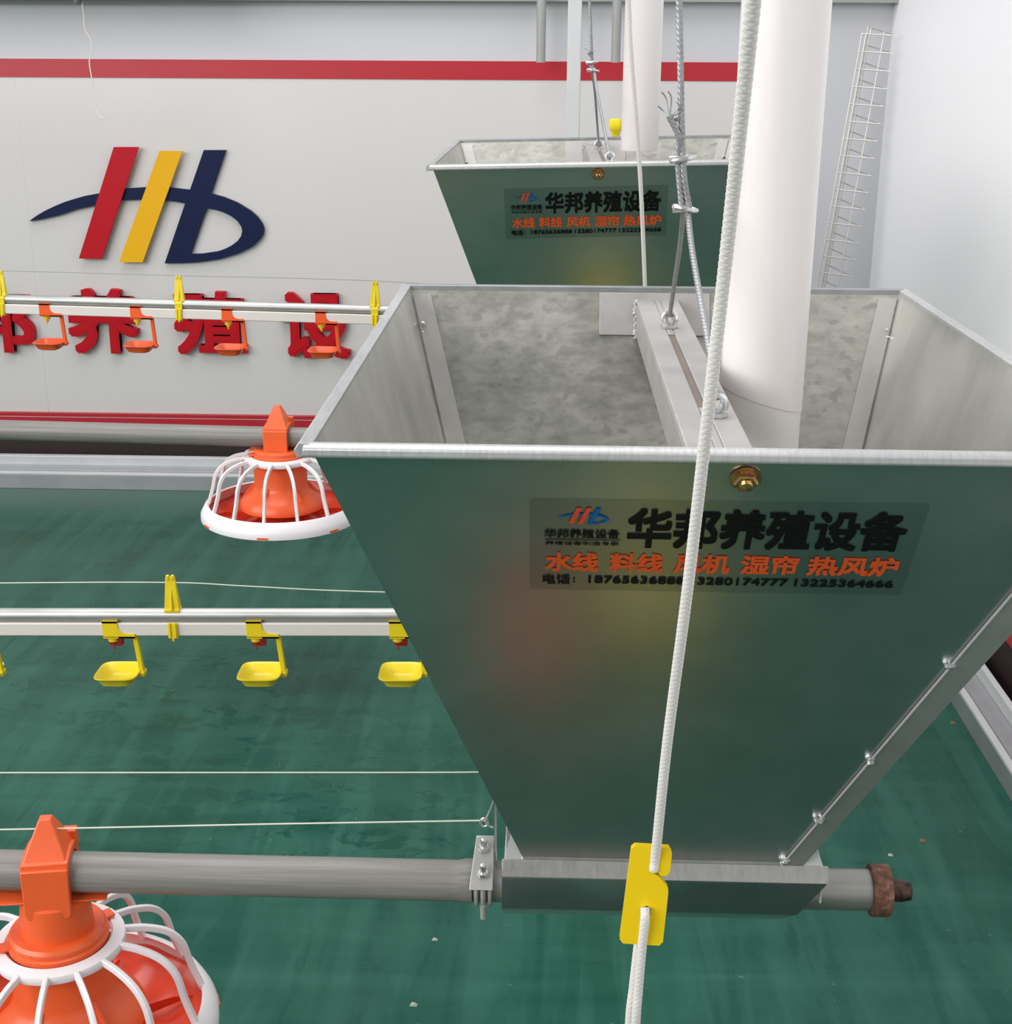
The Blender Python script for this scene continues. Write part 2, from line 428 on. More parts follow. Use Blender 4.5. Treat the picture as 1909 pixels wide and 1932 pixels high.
for ch, x0, y0, x1, y1, lab in (
        ('邦', -64, 550, 60, 664, 'raised red character cut off by the left edge of the photo'),
        ('养', 134, 545, 256, 666, 'raised red character below the slanted red bar of the emblem'),
        ('殖', 333, 550, 461, 668, 'raised red character below the navy letter of the emblem'),
        ('设', 532, 552, 658, 675, 'raised red character nearest the front hopper, rightmost one showing'),
        ('备', 735, 556, 862, 680, 'raised red character hidden behind the front hopper rim')):
    a = at(x0, y1, Y=WY-.02); c = at(x1, y0, Y=WY-.02)
    me = text_mesh(ch, a.x, a.z, c.x, c.z, .022, .030)
    o = place('sign_character', me, 'sign_red', None, Matrix.Translation((0, WY-t_-.0112, 0)) @ Matrix.Rotation(PI/2, 4, 'X'))
    tag(o, lab, 'letter', 'raised red characters on the back wall')

# ------------------------------------------------------------------ hoppers
S_H = .602
def hopper(loc, rot, label, sticker, bolt, group='galvanised feed hoppers', dents=0):
    root = empty('feed_hopper', loc, label, 'hopper', group, rot)
    hx, hy, zt = .300, .364, S_H
    bx0, bx1, by, zb = -.146, .143, .057, .066
    th = .0015
    FLt, FRt, BRt, BLt = [Vector(p) for p in ((-hx, -hy, zt), (hx+.006, -hy, zt), (hx, hy, zt), (-hx, hy, zt))]
    FLb, FRb, BRb, BLb = [Vector(p) for p in ((bx0, -by, zb), (bx1, -by, zb), (bx1, by, zb), (bx0, by, zb))]
    c = Vector((0, 0, .35))
    def inward(q):
        n = (q[1]-q[0]).cross(q[2]-q[0]).normalized()
        return n if n.dot(c-q[0]) > 0 else -n
    def panel(name, q, m_out, m_in, side_in=True):
        n = inward(q); 
        mb = MB(); mb.slab(q, n, th)
        o = mb.build(name, m_out, root)
        # inner face keeps its own dull zinc finish; sides use a tone lightened for reflected light
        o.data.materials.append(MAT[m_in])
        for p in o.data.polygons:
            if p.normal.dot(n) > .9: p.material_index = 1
        return o
    panel('front_panel', [FLb, FRb, FRt, FLt], 'galv_outer', 'galv_inner')
    panel('back_panel', [BLb, BRb, BRt, BLt], 'galv_inner', 'galv_inner')
    panel('side_panel', [FLb, BLb, BLt, FLt], 'galv_inner', 'galv_side')
    panel('side_panel', [FRb, BRb, BRt, FRt], 'galv_inner', 'galv_side')
    # inner lap strips in the two rear corners
    nb = inward([BLb, BRb, BRt])
    for s_, T, B in ((1, BLt, BLb), (-1, BRt, BRb)):
        uB = B.lerp(T, .02); uT = B.lerp(T, .985)
        q = [uB+Vector((s_*.003, 0, 0)), uB+Vector((s_*.027, 0, 0)), uT+Vector((s_*.025, 0, 0)), uT+Vector((s_*.003, 0, 0))]
        q = [p+nb*(th+.0004) for p in q]
        MB().slab(q, nb, .0016).build('corner_strip', 'strip_metal', root)
    # rolled rim, one length on each side
    ax = (FRt-FLt).normalized()
    front_prof = [(-.0062, -.0068), (-.0075, -.0050), (-.0072, -.0005), (-.0045, .0020), (.0015, .0030), (.0042, .0018), (.0042, -.004), (.002, -.0068)]
    MB().prism([(-hy+u, zt+v) for u, v in front_prof], 'x', -hx-.004, hx+.008).build('front_rim', 'galv_lip', root, bevel=.0006)
    back_prof = [(.0075, -.007), (.0085, .001), (.004, .004), (-.003, .003), (-.0035, -.004)]
    MB().prism([(hy+u, zt+v) for u, v in back_prof], 'x', -hx-.004, hx+.004).build('back_rim', 'galv_rim_dark', root, bevel=.0006)
    for s_ in (-1, 1):
        mb = MB(); x = s_*hx; e = .006 if s_ > 0 else 0
        P = [(s_*-.002, .002), (s_*-.002, -.006), (s_*.009, -.008), (s_*.011, -.002), (s_*.007, .004)]
        n = len(P)
        vs = [(x+e+u, -hy-.004, zt+v) for u, v in P]+[(x+u, hy+.004, zt+v) for u, v in P]
        mb.add(vs, [tuple(range(n)), tuple(range(2*n-1, n-1, -1))]+[(i, i+n, (i+1) % n+n, (i+1) % n) for i in range(n)])
        mb.build('side_rim', 'galv_lip', root, bevel=.0006)
    # front frame: u along x, v down the sheet
    dn = (Vector((0, -by, zb))-Vector((0, -hy, zt))); Lf = dn.length; dn.normalize()
    nf = -inward([FLb, FRb, FRt])
    def fp(x, v, o=0.): return Vector((x, -hy, zt))+dn*v+nf*o
    # vertical lap with weld beads along the right edge of the front
    e0 = FRb; e1 = FRt
    w0, w1 = .017, .021
    MB().slab([e0+nf*.0002+Vector((-w0, 0, 0)), e0+nf*.0002+Vector((.006, 0, 0)), e1+nf*.0002+Vector((.008, 0, 0))+dn*.012, e1+nf*.0002+Vector((-w1, 0, 0))+dn*.012], nf, .0018).build('corner_lap', 'galv_lap', root, bevel=.0005)
    mb = MB(); P0 = e0+nf*.0020+Vector((-w0, 0, 0)); P1 = e1+nf*.0020+Vector((-w1, 0, 0))+dn*.012
    mb.tube([P0, P1], .0012, 6); mb.build('seam_edge', 'seam_grey', root)
    for t in (.015, .16, .345, .60, .9):
        p = P0.lerp(P1, t); mb = MB()
        for k in range(5):
            rr = random.uniform(.0016, .0042); q = p+Vector((random.uniform(-.004, .004), 0, random.uniform(-.004, .004)))
            if k == 0: q = p; rr = .0042
            mb.lathe([(.0001, rr*.5), (rr*.6, rr*.35), (rr, 0), (rr*.6, -rr*.4), (.0001, -rr*.5)], 8, q)
        mb.build('weld_bead', 'weld_silver', root)
    for s_, B, T in ((1, BLb, BLt), (-1, BRb, BRt)):
        for t in (.915, .35):
            p = B.lerp(T, t)+Vector((s_*.004, 0, 0))+nb*.004; mb = MB()
            for k in range(3):
                rr = random.uniform(.0018, .0035); q = p+Vector((random.uniform(-.003, .003), 0, random.uniform(-.006, .006)))
                mb.lathe([(.0001, rr*.6), (rr*.7, rr*.4), (rr, 0), (rr*.7, -rr*.4), (.0001, -rr*.6)], 8, q)
            mb.build('weld_bead', 'weld_silver', root)
    # vertical collar at the bottom
    MB().slab([(bx0, -by, zb-.003), (bx1, -by, zb-.003), (bx1, -by-.001, zb+.022), (bx0, -by-.001, zb+.022)], (0, -1, .1), .0015).build('bottom_flange', 'bracket_metal', root)
    # crossbar with slot and end plates
    bz = zt-.010; bxc = .004
    mb = MB(); hw = .0255
    sy0, sy1, sw = -.19, .135, .0035
    mb.hexa([(bxc-hw, -hy+.038, bz-.042), (bxc+hw, -hy+.038, bz-.042), (bxc+hw, hy-.038, bz-.042), (bxc-hw, hy-.038, bz-.042)],
            [(bxc-hw, -hy+.016, bz-.004), (bxc+hw, -hy+.016, bz-.004), (bxc+hw, hy-.014, bz-.004), (bxc-hw, hy-.014, bz-.004)])
    for x0, x1, y0, y1 in ((bxc-hw, bxc-sw, -hy+.016, hy-.012), (bxc+sw, bxc+hw, -hy+.016, hy-.012)):
        mb.box((x0, y0, bz-.004), (x1, y1, bz))
    mb.box((bxc-sw, -hy+.016, bz-.004), (bxc+sw, sy0, bz)); mb.box((bxc-sw, sy1, bz-.004), (bxc+sw, hy-.012, bz))
    mb.build('crossbar', 'plate_metal', root, bevel=.0012)
    MB().box((bxc-sw+.0002, sy0+.0005, bz-.0038), (bxc+sw-.0002, sy1-.0005, bz-.0022)).build('slot', 'slot_brown', root)
    for s_ in (1, -1):
        mb = MB(); y = s_*hy; nn = inward([BLb, BRb, BRt]) if s_ > 0 else inward([FLb, FRb, FRt])
        dnn = Vector((0, -s_*abs(dn.y), dn.z))
        A = Vector((-.066, y, zt)); B = Vector((.068, y, zt))
        q = [A+dnn*.060, B+dnn*.060, B+dnn*.006, A+dnn*.006]; q = [p+nn*(th+.0003) for p in q]
        mb.slab(q, nn, .003); mb.build('mounting_plate', 'plate_metal', root, bevel=.0006)
        mb = MB()
        for k in range(20):
            p = Vector((bxc-hw-.001+random.uniform(-.0015, .0015), y-s_*(.020+.5*(.042-k*.0022)), bz-.042+k*.0022)); rr = random.uniform(.0028, .0046)
            mb.lathe([(.0001, rr*.7), (rr*.7, rr*.5), (rr, 0), (rr*.7, -rr*.5), (.0001, -rr*.7)], 7, p)
        mb.build('weld_bead', 'weld_silver', root)
    # lifting eyes on the crossbar
    for y, x in ((.167, bxc), (-.222, bxc+.008)):
        mb = MB(); mb.lathe([(.0001, .0002), (.009, .0002), (.0095, .0015), (.009, .004), (.0001, .0045)], 6, (x, y, bz), smooth=False)
        mb.tube([Vector((x+.0075*math.cos(a), y, bz+.0105+.0075*math.sin(a))) for a in [2*PI*k/20 for k in range(20)]], .0024, 8, closed=True)
        mb.build('lifting_eye', 'weld_silver', root)
    # brass bolt on the front
    bt = empty('bolt', (0, 0, 0)); bt.parent = root
    bp = fp(bolt[0], bolt[1]); Mb = Matrix.Translation(bp) @ nf.to_track_quat('Z', 'Y').to_matrix().to_4x4()
    mb = MB(); mb.lathe([(.0001, .001), (.0115, .001), (.0118, .0022), (.0001, .0022)], 20); mb.v = [tuple(Mb @ Vector(v)) for v in mb.v]; mb.build('washer', 'brass_bolt', bt)
    mb = MB(); mb.lathe([(.0001, .0022), (.0090, .0022), (.0092, .0065), (.0082, .0078), (.0001, .0078)], 6, smooth=False); mb.v = [tuple(Mb @ Vector(v)) for v in mb.v]; mb.build('nut', 'brass_bolt', bt)
    mb = MB(); mb.lathe([(.0001, .007)]+[(.0044 if k % 2 else .0050, .0078+k*.0009) for k in range(4)]+[(.0001, .0115)], 12); mb.v = [tuple(Mb @ Vector(v)) for v in mb.v]; mb.build('shank', 'brass_bolt', bt)
    # sticker with its print
    sx, sv, srot, sw_, sh_ = sticker
    xa = Vector((1, 0, 0)); ya = -dn; za = nf
    xa2 = xa*math.cos(srot)+ya*math.sin(srot); ya2 = -xa*math.sin(srot)+ya*math.cos(srot)
    O = fp(sx, sv)
    MS = Matrix((xa2, ya2, za)).transposed().to_4x4(); MS.translation = O+nf*.0004
    kx, ky = sw_/.300, sh_/.110
    def S(x, y): return (x*kx, -y*ky)
    def rrect(x0, y0, x1, y1, r):
        L = []
        for cx_, cy_, a in ((x1-r, y0+r, -90), (x1-r, y1-r, 0), (x0+r, y1-r, 90), (x0+r, y0+r, 180)):
            for k in range(5):
                t = math.radians(a+k*22.5); L.append((cx_+r*math.cos(t), cy_+r*math.sin(t)))
        return L
    st = place('sticker', shape_mesh([[S(*q) for q in rrect(0, 0, .30, .110, .003)]], .0002), 'clear_film', root, MS)
    st['label'] = 'clear sticker with black and orange print'
    MT = MS @ Matrix.Translation((0, 0, .0004))
    def txt(body, x0, x1, y0, y1, m, bold, nm='lettering'):
        a = S(x0, y1); b_ = S(x1, y0)
        return place(nm, text_mesh(body, a[0], a[1], b_[0], b_[1], .0002, bold), m, st, MT)
    txt('华邦养殖设备', .0755, .2890, .0100, .0560, 'print_black', .030)
    txt('华邦养殖设备', .0117, .0700, .0352, .0452, 'print_black', .018)
    txt('养殖设备制造专家', .0125, .0700, .0497, .0537, 'print_black', .004)
    place('rule_line', shape_mesh([[S(.0122, .0466), S(.0704, .0466), S(.0704, .0474), S(.0122, .0474)]], .0002), 'print_black', st, MT)
    ox = lambda c_: .0129+(c_-165)/1590*.2776
    for w_, a, b_ in (('水线', 165, 405), ('料线', 455, 697), ('风机', 747, 1000), ('湿帘', 1048, 1307), ('热风炉', 1350, 1755)):
        txt(w_, ox(a), ox(b_), .0628, .0862, 'print_orange', .030)
    px_ = lambda c_: .0108+(c_-152)/1568*.2797
    for w_, a, b_ in (('电话', 152, 276), ('18765636888', 358, 790), ('13280174777', 818, 1252), ('13225364666', 1282, 1722)):
        txt(w_, px_(a), px_(b_), .0905 if w_[0] == '电' else .0915, .1025 if w_[0] == '电' else .1005, 'print_black', .020)
    for yy in (.0948, .0992): place('colon', shape_mesh([[S(px_(293)+.0009*math.cos(t), yy+.0009*math.sin(t)) for t in [k*PI/4 for k in range(8)]]], .0002), 'print_black', st, MT)
    def lgp(L): return [S(.0216+(x-150)/1207*.0394, .0100+(y-756)/599*.0188) for x, y in L]
    place('logo', shape_mesh([lgp(LOGO_NAVY), lgp(LOGO_HOLE)], .0002), 'print_blue', st, MT)
    MT2 = MS @ Matrix.Translation((0, 0, .0006))
    place('logo', shape_mesh([lgp(LOGO_RED)], .0002), 'print_red', st, MT2)
    place('logo', shape_mesh([lgp([(825, 760), (940, 760), (738, 1346), (618, 1346)])], .0002), 'print_red', st, MT2)
    # trough around the tube
    tr = [(-.060, .064), (-.0665, .050), (-.0655, .047), (-.0655, .010), (-.050, -.004), (-.0235, -.0245), (.0235, -.0245), (.050, -.004), (.0655, .010), (.0655, .047), (.0665, .050), (.060, .064)]
    ins = [(.0585, .0505), (.0605, .0), (.0440, -.0285), (-.0440, -.0285), (-.0605, .0), (-.0585, .0505)]
    mb = MB(); x0, x1 = bx0-.022, bx1+.030
    out_ = tr; n = len(out_)
    mb.add([(x0, y, z) for y, z in out_]+[(x1 if z > .03 else x1-.038*min(1, (.050-z)/.055), y, z) for y, z in out_],
           [(i, i+n, i+1+n, i+1) for i in range(n-1)])
    mb.build('trough', 'galv_outer', root, solid=.0016)
    mb = MB()
    for s_ in (-1, 1):
        mb.prism([(s_*.0682, .0495), (s_*.0600, .0660), (s_*.0585, .0655), (s_*.0665, .0490)], 'x', x0, x1+.002)
    mb.build('trough_lip', 'lip_metal', root, bevel=.0006)
    for s_ in (-1, 1):
        xb = bx0 if s_ < 0 else bx1
        xo = x0+.002 if s_ < 0 else x1-.002
        h = .062 if s_ < 0 else .050
        mb = MB(); poly = [(xo, .058), (xb+s_*.0, .058), (xb+s_*.001, .062), (xo-s_*.012, .062+h)] if s_ < 0 else [(xo, .058), (xb, .058), (xb+.002, .066), (xo-.014, .058+h)]
        mb.prism(poly, 'y', -.059, -.0575); mb.prism(poly, 'y', .0575, .059)
        mb.box((min(xo, xo-s_*.0015), -.059, .02), (max(xo, xo-s_*.0015), .059, .062))
        mb.build('end_plate', 'rail_light', root)
    return root
galvanised('galv_side', (.40, .40, .375), (.92, .91, .87), .29, .38, .85, (1, 1, .35), 7, .15)  # side sheets' base colour lightened to carry the bright wall's reflection
galvanised('mesh_zinc', (.50, .50, .46), (.64, .64, .60), .4, .5, .4, (1, 1, 1), 40, .1)
galvanised('strip_metal', (.40, .385, .36), (.54, .52, .49), .38, .5, .5, (1, 1, 1), 30, .1)
galvanised('lip_metal', (.26, .255, .24), (.42, .41, .39), .4, .5, .6, (3, 1, 1), 60, .3)
galvanised('galv_lap', (.30, .32, .30), (.40, .42, .40), .4, .5, .6, (1, 1, 1), 22, .1)
galvanised('galv_rim_dark', (.22, .23, .23), (.38, .39, .39), .4, .5, .6, (1, 1, 1), 40, .2)
HN = Vector((.126, 1.327, H-.873))
HF = Vector((.107, 2.80, H-.776))
hopper(HN, (0, 0, 0), 'large galvanised steel feed hopper in front with a printed clear sticker, nearest the camera', (-.1395, .0517, 0, .300, .110), (.0194, .0264))
hopper(HF, (0, math.radians(-1.4), 0), 'galvanised steel feed hopper standing further back, behind the front hopper', (-.178, .048, .008, .287, .108), (-.0135, .0208))

# ------------------------------------------------------------------ feed tubes
def feed_tube(y, z, xl, xr, r, label, slope=0., end=False, swage=None):
    root = empty('feed_tube', (HN.x, y, z), label, 'pipe', 'grey feed tubes')
    def P(x): return Vector((x-HN.x, 0, -(x-HN.x)*slope))
    if swage:
        xs = [xl, swage-.028, swage-.018, swage-.008, swage]
        mb = MB(); mb.tube([P(x) for x in xs], [r, r, r*.985, r*1.07, r*1.07], 40, cap=True); mb.build('tube_body', 'pvc_grey', root)
        MB().tube([P(swage+.001), P(xr)], r*1.0, 40).build('steel_sleeve', 'galv_tube', root)
    else:
        MB().tube([P(xl), P(xr)], r, 40).build('tube_body', 'pvc_grey', root)
    if end:
        mb = MB(); c0 = xr-.002
        prof = [(r+.0005, 0), (r+.0055, .001), (r+.0062, .003), (r+.0062, .0195), (r+.0052, .0215), (r-.006, .022), (.0001, .0222)]
        mb.lathe(prof, 40)
        Mx = Matrix.Translation(P(c0)) @ Matrix.Rotation(PI/2, 4, 'Y')
        mb.v = [tuple(Mx @ Vector(v)) for v in mb.v]; mb.build('end_ring', 'rust', root)['label'] = 'rusty brown end ring'
        mb = MB(); mb.lathe([(.0001, .02), (.012, .02), (.0122, .036), (.0105, .0455), (.0095, .046), (.0001, .046)], 24)
        Mx = Matrix.Translation(P(c0)) @ Matrix.Rotation(PI/2, 4, 'Y')
        mb.v = [tuple(Mx @ Vector(v)) for v in mb.v]; mb.build('shaft_stub', 'dark_rust', root)['label'] = 'dark rusty shaft stub'
    return root
m, nt, b = mat('pvc_grey', (.36, .35, .33), .42)
a = noise(nt, coords(nt, (.4, 14, 14)), 22, 4, .6)
nt.links.new(ramp(nt, a, [(.3, (.175, .17, .155)), (.7, (.25, .24, .22))]), b.inputs['Base Color'])
nz = at(300, 1651, Y=HN.y).z
feed_tube(HN.y, HN.z-.001, -3.2, at(1642, 1678, Y=HN.y).x, .0226, 'grey feed tube running through the bottom of the front hopper to a rusty end ring', 0., True, at(892, 1655, Y=HN.y).x)
feed_tube(HF.y, HF.z-.001, -4.5, .50, .0215, 'grey feed tube at the back, along the foot of the wall', 0.012)

# clamp bracket at the left end of the front trough
cl = empty('tube_clamp', (at(915, 1655, Y=HN.y).x, HN.y, HN.z), 'zinc clamp plate with two bolts at the left end of the front hopper trough', 'clamp')
MB().hexa([(-.016, -.035, .010), (.010, -.035, .010), (.010, -.033, .010), (-.016, -.033, .010)], [(-.010, .006, .052), (.010, .006, .052), (.010, .009, .052), (-.010, .009, .052)]).build('plate', 'bracket_metal', cl, bevel=.0008)
pn = Vector((0, -.042, .041)).normalized(); pn = Vector((0, -.71, .70))
for (yy, zz) in ((-.0235, .021), (-.0035, .0405)):
    bo = empty('bolt', (0, 0, 0)); bo.parent = cl
    M_ = Matrix.Translation((-.001, yy, zz)) @ Vector((0, -.35, .94)).to_track_quat('Z', 'Y').to_matrix().to_4x4()
    for nm, prof, n_ in (('nut', [(.0001, .002), (.0062, .002), (.0064, .0065), (.0056, .0075), (.0001, .0075)], 6),
                         ('shank', [(.0001, .007)]+[(.0032 if k % 2 else .0036, .007+k*.0012) for k in range(9)]+[(.0028, .019), (.0001, .0192)], 14)):
        mb = MB(); mb.lathe(prof, n_, smooth=(n_ > 6)); mb.v = [tuple(M_ @ Vector(v)) for v in mb.v]; mb.build(nm, 'zinc_bolt', bo)
for dx in (-.0085, -.001, .0065):
    pts = [Vector((dx, .0262*math.cos(a), .0262*math.sin(a))) for a in [math.radians(150+k*12) for k in range(26)]]
    MB().tube(pts, .0022 if dx != -.001 else .003, 8).build('clamp_band', 'dull_pipe', cl)
MB().tube([(-.001, -.024, -.016), (-.001, -.022, -.034)], .0034, 10).build('bolt_tail', 'dull_pipe', cl)
MB().box((.0105, -.004, .010), (.0125, .014, .105)).build('hook_bar', 'bracket_metal', cl)
MB().tube(spline([(.012, .004, .108), (.006, .003, .090), (.0005, .002, .075), (.004, .002, .068), (.009, .002, .066)], 6), .0011, 8).build('hook_wire', 'zinc_bolt', cl)
MB().tube([Vector((-.001+.0042*math.cos(a), -.001, .074+.0052*math.sin(a))) for a in [2*PI*k/18 for k in range(18)]], .0013, 8, closed=True).build('ring', 'zinc_bolt', cl)

# ------------------------------------------------------------------ pan feeders
def pan_feeder(loc, drop, label, rz=0., tilt=0.):
    root = empty('pan_feeder', loc, label, 'feeder', 'round orange and white pan feeders', (tilt, 0, rz))
    O = 'orange_plastic'
    # saddle cap over the tube
    mb = MB(); hw = .0255
    mb.prism([(-hw+.003, -.042), (hw-.003, -.042), (hw, -.036), (hw, .020), (-hw, .020), (-hw, -.036)], 'y', -.0345, -.0245)     # front cheek
    mb.build('saddle', O, root, bevel=.0015)
    sd = root.children[-1]
    mb = MB()
    outer = [(-.031, .018), (-.030, .026), (-.010, .030), (.010, .030), (.030, .026), (.031, .018), (.031, -.030), (.0245, -.030), (.0245, 0)]
    arch = [(.0235*math.cos(a), .0235*math.sin(a)) for a in [math.radians(k*15) for k in range(1, 12)]]
    inner = [(-.0245, 0), (-.0245, -.030), (-.031, -.030)]
    mb.prism(outer+arch+inner, 'x', -hw, hw); mb.build('saddle_body', O, root, bevel=.0012)
    mb = MB(); b_ = [(-hw, -.031, .019), (hw, -.031, .019), (hw, .031, .019), (-hw, .031, .019)]
    t_ = [(-.0065, -.006, .068), (.0065, -.006, .068), (.0065, .006, .068), (-.0065, .006, .068)]
    m1 = [(-.021, -.022, .033), (.021, -.022, .033), (.021, .022, .033), (-.021, .022, .033)]
    mb.add(b_+m1+t_, [(3, 2, 1, 0), (8, 9, 10, 11)]+[(i, (i+1) % 4, (i+1) % 4+4, i+4) for i in range(4)]+[(i+4, (i+1) % 4+4, (i+1) % 4+8, i+8) for i in range(4)])
    mb.build('saddle_peak', O, root, bevel=.0015)
    MB().prism([(-.0035, .0), (.0035, 0), (.002, .040), (-.002, .040)], 'y', -.0345, -.012).build('rib', O, root, bevel=.0008) if False else None
    for s_ in (-1, 1):
        MB().box((min(s_*.008, s_*.024), -.0335, .0135), (max(s_*.008, s_*.024), -.0305, .0185)).build('clip_tab', O, root, bevel=.0008)
    MB().box((.010, .018, .018), (hw+.001, .0315, .038)).build('shoulder', O, root, bevel=.001)
    MB().box((-.062, -.024, -.0275), (.062, .024, -.0255)).build('wing', O, root, bevel=.0005)
    # neck
    zf = -drop
    MB().lathe([(.030, -.026), (.037, -.032), (.040, zf+.004), (.040, zf-.002)], 40).build('neck', O, root, solid=.002)
    mb = MB(); mb.lathe([(.040, zf+.010), (.051, zf+.010), (.054, zf+.006), (.053, zf), (.0565, zf-.002), (.056, zf-.008), (.050, zf-.010)], 48); mb.build('locking_ring', O, root)
    for a in (200, 35):
        M_ = Matrix.Rotation(math.radians(a), 4, 'Z'); MB().box((.050, -.008, zf-.004), (.066, .008, zf), M_).build('ring_tab', O, root, bevel=.001)
    # grill
    zg = zf-.008; R = .172; dropg = .104
    mb = MB(); mb.lathe([(.057, zg), (.060, zg+.003), (.073, zg+.0005), (.0745, zg-.003), (.0735, zg-.009), (.068, zg-.010), (.058, zg-.006), (.057, zg)], 56)
    mb.build('grill_collar', 'white_grill_plastic', root)
    n = 14; sp0 = None
    for k in range(n):
        a = 2*PI*(k+.5)/n
        if sp0 is None:
            prof = spline([(.071, 0, zg-.003), (.095, 0, zg-.007), (.120, 0, zg-.018), (.136, 0, zg-.038), (.1435, 0, zg-.068), (.1560, 0, zg-dropg-.002)], 5)
            mb = MB()
            vs = []; fs = []
            for i, p in enumerate(prof):
                t = (prof[min(i+1, len(prof)-1)]-prof[max(i-1, 0)]).normalized(); nn = Vector((t.z, 0, -t.x))
                for u, w in ((-.0036, .0034), (.0036, .0034), (.0028, -.0044), (-.0028, -.0044)):
                    vs.append(p+Vector((0, u, 0))+nn*w)
            for i in range(len(prof)-1):
                for q in range(4): fs.append((i*4+q, i*4+(q+1) % 4, (i+1)*4+(q+1) % 4, (i+1)*4+q))
            fs += [(3, 2, 1, 0), tuple(len(vs)-4+q for q in range(4))]
            mb.add(vs, fs, False); sp0 = mb.build('grill_bar', 'white_grill_plastic', root, bevel=.0012); sp0.rotation_euler = (0, 0, a)
        else:
            c = sp0.copy(); COL.objects.link(c); c.rotation_euler = (0, 0, a)
    zr = zg-dropg
    mb = MB(); mb.lathe([(.154, zr+.004), (.157, zr+.006), (.163, zr+.002), (.1695, zr-.010), (.1725, zr-.016), (.1725, zr-.027), (.170, zr-.029), (.167, zr-.027), (.166, zr-.014), (.158, zr-.002), (.154, zr+.004)], 72)
    mb.build('rim_ring', 'white_grill_plastic', root)
    for k in range(7):
        a = 2*PI*(k+.25)/7; M_ = Matrix.Rotation(a, 4, 'Z')
        MB().box((.1718, -.011, zr-.0255), (.1738, .011, zr-.0215), M_).build('slot_tab', 'orange_plastic', root)
    # cone inside
    zc = zr-.002
    mb = MB(); mb.lathe([(.045, zf-.006), (.056, zg-.008), (.055, zg-.060), (.060, zg-.072), (.075, zg-.085), (.088, zg-.100), (.0885, zc-.004), (.084, zc-.006)], 48,
                        rf=lambda th, r, z: 1+.008*math.cos(th*6)); mb.build('feed_cone', O, root, solid=.002)
    for k in range(6):
        a = 2*PI*k/6+.26; M_ = Matrix.Rotation(a, 4, 'Z')
        MB().hexa([M_ @ Vector(p) for p in ((.055, -.0015, zg-.085), (.081, -.0015, zg-.085), (.081, .0015, zg-.085), (.055, .0015, zg-.085))],
                  [M_ @ Vector(p) for p in ((.055, -.0012, zg-.058), (.058, -.0012, zg-.058), (.058, .0012, zg-.058), (.055, .0012, zg-.058))]).build('cone_fin', O, root)
    # pan with petals
    def petal(th, r, z): return -.0045*abs(math.cos(th*7))*(r-.03)/.12 if r > .05 else 0
    mb = MB(); mb.lathe([(.0001, zr-.012), (.03, zr-.014), (.05, zr-.026), (.085, zr-.040), (.115, zr-.043), (.145, zr-.034), (.163, zr-.022), (.1655, zr-.016)], 98, zf=petal)
    mb.build('pan', 'red_pan_plastic', root, solid=.002)
    for k in range(7):
        a = 2*PI*(k+.5)/7; M_ = Matrix.Rotation(a, 4, 'Z')
        MB().hexa([M_ @ Vector(p) for p in ((.060, -.001, zr-.040), (.150, -.001, zr-.034), (.150, .001, zr-.034), (.060, .001, zr-.040))],
                  [M_ @ Vector(p) for p in ((.060, -.001, zr-.022), (.125, -.001, zr-.026), (.125, .001, zr-.026), (.060, .001, zr-.022))]).build('pan_divider', 'red_pan_plastic', root)
    return root
pn_ = at(98, 1652, Y=HN.y); pf_ = at(527, 845, Y=HF.y)
pan_feeder((pn_.x, HN.y, HN.z), .082, 'round pan feeder with orange hub and white grill at the bottom left, nearest the camera', math.radians(8))
pan_feeder((pf_.x, HF.y, HF.z-.0065*0+.012*(HN.x-pf_.x)), .034, 'round orange pan feeder with white grill on the rear tube beside the front hopper', math.radians(-3))

